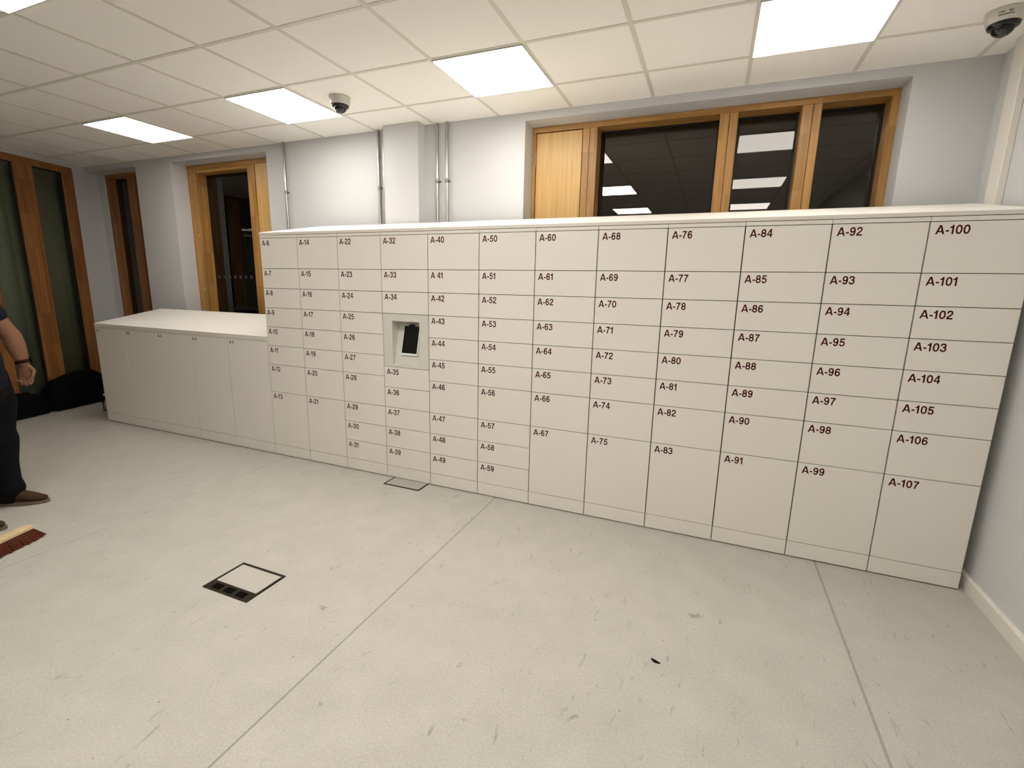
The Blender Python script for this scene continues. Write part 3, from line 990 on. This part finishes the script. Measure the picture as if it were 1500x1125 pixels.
HAND_R = Vector((-0.375, -1.815, 1.0))
base = Vector((bc.x, bc.y, 0.086))
iv = Matrix.Rotation(-math.atan2(A_.y, A_.x), 3, 'Z')
top = base + (HAND_R - base) * 1.12
MB().tube([iv @ (base - bc), iv @ (top - bc)], [0.0125, 0.0125], seg=12).build('broom_handle', M['broom_wood'], br)

# ------------------------------------------------------------------ the person
O_ = Vector((-0.690, -1.683, 0))
Fd = Vector((0.8, 0.6, 0)); Lf = Vector((-0.6, 0.8, 0))
def Q(f_, l_, z_):
    return O_ + Fd * f_ + Lf * l_ + Vector((0, 0, z_))
per = thing('person', 'person in dark clothes with brown shoes and wristwatch, sweeping at left edge', 'person', tuple(O_))
def pbuild(mb, name, m_, voxel=None, sm=5):
    o = mb.build(name, m_)
    if voxel: fuse(o, voxel, sm)
    o.data.transform(Matrix.Translation(-O_))
    o.parent = per
    return o
RM = Matrix((Fd, Lf, Vector((0, 0, 1)))).transposed()       # local (f, l, z) -> world
b = MB()
# torso, neck, head
b.tube([Q(.08, 0, .90), Q(.075, 0, 1.02), Q(.06, 0, 1.15), Q(.035, 0, 1.30), Q(.03, 0, 1.42), Q(.03, 0, 1.48)],
       [(.115, .165), (.108, .155), (.105, .150), (.118, .175), (.105, .180), (.075, .10)], 20, Fd)
b.tube([Q(.035, 0, 1.46), Q(.05, 0, 1.54), Q(.06, 0, 1.60)], [.062, .056, .055], 16)
b.ball(Q(.065, 0, 1.685), (.098, .077, .112), RM)
b.ball(Q(.105, 0, 1.635), (.062, .056, .062), RM)
b.tube([Q(.160, 0, 1.70), Q(.178, 0, 1.672), Q(.176, 0, 1.662)], [.010, .014, .016], 10)
b.tube([Q(.158, .016, 1.628), Q(.165, 0, 1.629), Q(.158, -.016, 1.628)], [.006, .008, .006], 8)
for sg in (1, -1):
    b.ball(Q(.06, .080 * sg, 1.675), (.022, .010, .034), RM, 12, 8)
    b.tube([Q(.08, .10 * sg, .93), Q(.09, .135 * sg, .72), Q(.075, .155 * sg, .52), Q(.055, .18 * sg, .32), Q(.045, .196 * sg, .10)],
           [.092, .080, .058, .054, .040], 16)
    b.tube([Q(.02, .197 * sg, .055), Q(.10, .198 * sg, .045), Q(.20, .198 * sg, .035)], [.034, .036, .028], 12)
def arm(sh, el, wr, seg=14):
    b.tube([sh, sh.lerp(el, .5), el, el.lerp(wr, .35), wr], [.060, .056, .051, .051, .032], seg)
SHL, ELL, WRL = Q(.05, .205, 1.42), Q(.168, .290, 1.13), Q(.205, .29, .955)
SHR, ELR, WRR = Q(.03, -.205, 1.42), Q(-.02, -.32, 1.14), None
arm(SHL, ELL, WRL)
WRR = HAND_R + Vector((-0.10, -0.02, 0.02))
arm(SHR, ELR, WRR)
# left hand: loosely closed, hanging down, back of the hand to the room
dn = (WRL - ELL).normalized()
dn = (dn * 0.35 + Vector((0, 0, -1)) * 0.95).normalized()
out = Lf.copy()
acr = Fd - dn * Fd.dot(dn); acr.normalize()
palm0 = WRL + dn * 0.015; palm1 = WRL + dn * 0.092
b.tube([WRL, palm0, WRL + dn * 0.05, palm1], [(.027, .020), (.030, .019), (.042, .018), (.043, .016)], 14, acr)
inn = -out
for i, (ln, off) in enumerate(((.072, .032), (.080, .011), (.075, -.011), (.060, -.031))):
    k0 = palm1 + acr * off - dn * 0.008
    k1 = k0 + dn * ln * .62 + inn * .014
    k2 = k1 + dn * ln * .12 + inn * ln * .40
    k3 = k2 - dn * ln * .34 + inn * ln * .02
    b.tube([k0, k1, k2, k3], [.0105, .0095, .0088, .0075], 10)
th0 = WRL + dn * .025 + acr * .028
b.tube([th0, th0 + acr * .026 + dn * .028 + inn * .010, th0 + acr * .022 + dn * .062 + inn * .024, th0 + acr * .008 + dn * .082 + inn * .030], [.013, .0125, .0105, .0085], 10)
# right hand: closed round the broom handle
hdir = (top - base).normalized()
pc = HAND_R
to = (pc - WRR); to = (to - hdir * to.dot(hdir)).normalized()
sd = hdir.cross(to)
b.tube([WRR, pc - to * .060 - sd * .018, pc - to * .012 - sd * .024], [(.028, .020), (.040, .018), (.040, .014)], 14, hdir)
for i in range(4):
    zo = (.030 - .021 * i)
    p0 = pc - to * .004 - sd * .024 + hdir * zo
    b.tube([p0, pc + to * .020 - sd * .014 + hdir * zo, pc + to * .022 + sd * .010 + hdir * zo, pc + sd * .023 + hdir * zo, pc - to * .014 + sd * .018 + hdir * zo],
           [.010, .0095, .009, .0085, .0075], 10)
b.tube([pc - to * .05 - sd * .004 + hdir * .03, pc - to * .020 + sd * .020 + hdir * .046, pc + to * .006 + sd * .024 + hdir * .052], [.013, .0115, .0095], 10)
pbuild(b, 'body', M['skin'], 0.0055, 4)
# eyes and hair
for sg in (1, -1):
    e = MB().ball(Q(.143, .030 * sg, 1.692), .0125, None, 14, 10)
    eo = pbuild(e, 'eye', M['eye'])
    pu = MB().ball(Q(.1535, .030 * sg, 1.692), .0042, None, 10, 8)
    po = pu.build('pupil', M['iris']); po.data.transform(Matrix.Translation(-O_)); po.parent = eo
h = MB()
h.ball(Q(.045, 0, 1.715), (.104, .084, .094), RM)
h.ball(Q(.015, 0, 1.675), (.075, .080, .095), RM)
pbuild(h, 'hair', M['hair'], 0.009, 4)
# t-shirt
s = MB()
s.tube([Q(.095, 0, .87), Q(.10, 0, 1.0), Q(.085, 0, 1.15), Q(.06, 0, 1.30), Q(.03, 0, 1.42), Q(.03, 0, 1.475)],
       [(.150, .195), (.142, .188), (.136, .180), (.140, .196), (.120, .195), (.085, .115)], 22, Fd)
for sh, el in ((SHL, ELL), (SHR, ELR)):
    s.tube([sh.lerp(el, -.05), sh.lerp(el, .28), sh.lerp(el, .50)], [.080, .076, .074], 16)
pbuild(s, 'shirt', M['shirt'], 0.012, 6)
# trousers
tr = MB()
tr.tube([Q(.095, 0, .82), Q(.095, 0, .90), Q(.095, 0, .985)], [(.140, .185), (.145, .188), (.138, .178)], 22, Fd)
for sg in (1, -1):
    tr.tube([Q(.095, .10 * sg, .90), Q(.108, .140 * sg, .72), Q(.078, .158 * sg, .53), Q(.082, .165 * sg, .47), Q(.055, .182 * sg, .30), Q(.05, .195 * sg, .17), Q(.058, .198 * sg, .11), Q(.05, .198 * sg, .085)],
            [.118, .106, .090, .093, .083, .078, .086, .080], 18)
pbuild(tr, 'trousers', M['trousers'], 0.012, 6)
# shoes
for sg in (1, -1):
    u = MB()
    l0 = .198 * sg
    u.tube([Q(-.005, l0, .070), Q(.05, l0, .075), Q(.12, l0, .058), Q(.19, l0, .043), Q(.243, l0, .034)],
           [(.036, .045), (.038, .052), (.044, .040), (.043, .028), (.028, .019)], 18, Lf)
    u.tube([Q(.0, l0, .06), Q(.02, l0, .13)], [.046, .044], 14)
    sho = pbuild(u, 'shoe', M['shoe'], 0.007, 4)
    sl = MB()
    pts = []
    for f_, w_ in ((-.048, .020), (-.04, .034), (0, .040), (.06, .040), (.12, .047), (.18, .048), (.235, .036), (.262, .020), (.270, .006)):
        pts.append((f_, w_))
    outl = [(f_, w_) for f_, w_ in pts] + [(f_, -w_) for f_, w_ in reversed(pts)]
    n_ = len(outl)
    vv = [tuple(Q(f_, l0 + w_, .0015) - O_) for f_, w_ in outl] + [tuple(Q(f_, l0 + w_, .021) - O_) for f_, w_ in outl]
    sl.quadmesh(vv, [tuple(range(n_)), tuple(range(2 * n_ - 1, n_ - 1, -1))] + [(i, n_ + i, n_ + (i + 1) % n_, (i + 1) % n_) for i in range(n_)])
    so_ = sl.build('sole', M['sole'], sho)
    bm = bmesh.new(); bm.from_mesh(so_.data); bmesh.ops.recalc_face_normals(bm, faces=bm.faces); bm.to_mesh(so_.data); bm.free()
# wristwatch
wa = MB()
ax = (WRL - ELL).normalized()
wc = WRL - ax * 0.012
def drum(mb, c_, dir_, half, r_, n_=24):
    u_ = dir_.orthogonal().normalized(); w_ = dir_.cross(u_)
    ring_ = lambda k_, rr: [c_ + dir_ * k_ + (u_ * math.cos(2 * math.pi * i / n_) + w_ * math.sin(2 * math.pi * i / n_)) * rr for i in range(n_)]
    rs = [ring_(-half, r_ * .94), ring_(-half * .7, r_), ring_(half * .7, r_), ring_(half, r_ * .94)]
    f_ = [(j * n_ + i, j * n_ + (i + 1) % n_, (j + 1) * n_ + (i + 1) % n_, (j + 1) * n_ + i) for j in range(3) for i in range(n_)]
    mb.quadmesh([p for r in rs for p in r], f_ + [tuple(range(n_ - 1, -1, -1)), tuple(range(3 * n_, 4 * n_))], True)
drum(wa, wc, ax, .0115, .0385)
ww = pbuild(wa, 'wristwatch', M['watch_strap'])
wd = (Lf * .6 + Fd).normalized()
wd = (wd - ax * wd.dot(ax)).normalized()
wf = MB(); drum(wf, wc + wd * .0395, wd, .006, .0185)
wo = wf.build('watch_case', M['slot']); wo.data.transform(Matrix.Translation(-O_)); wo.parent = ww

bpy.context.view_layer.update()
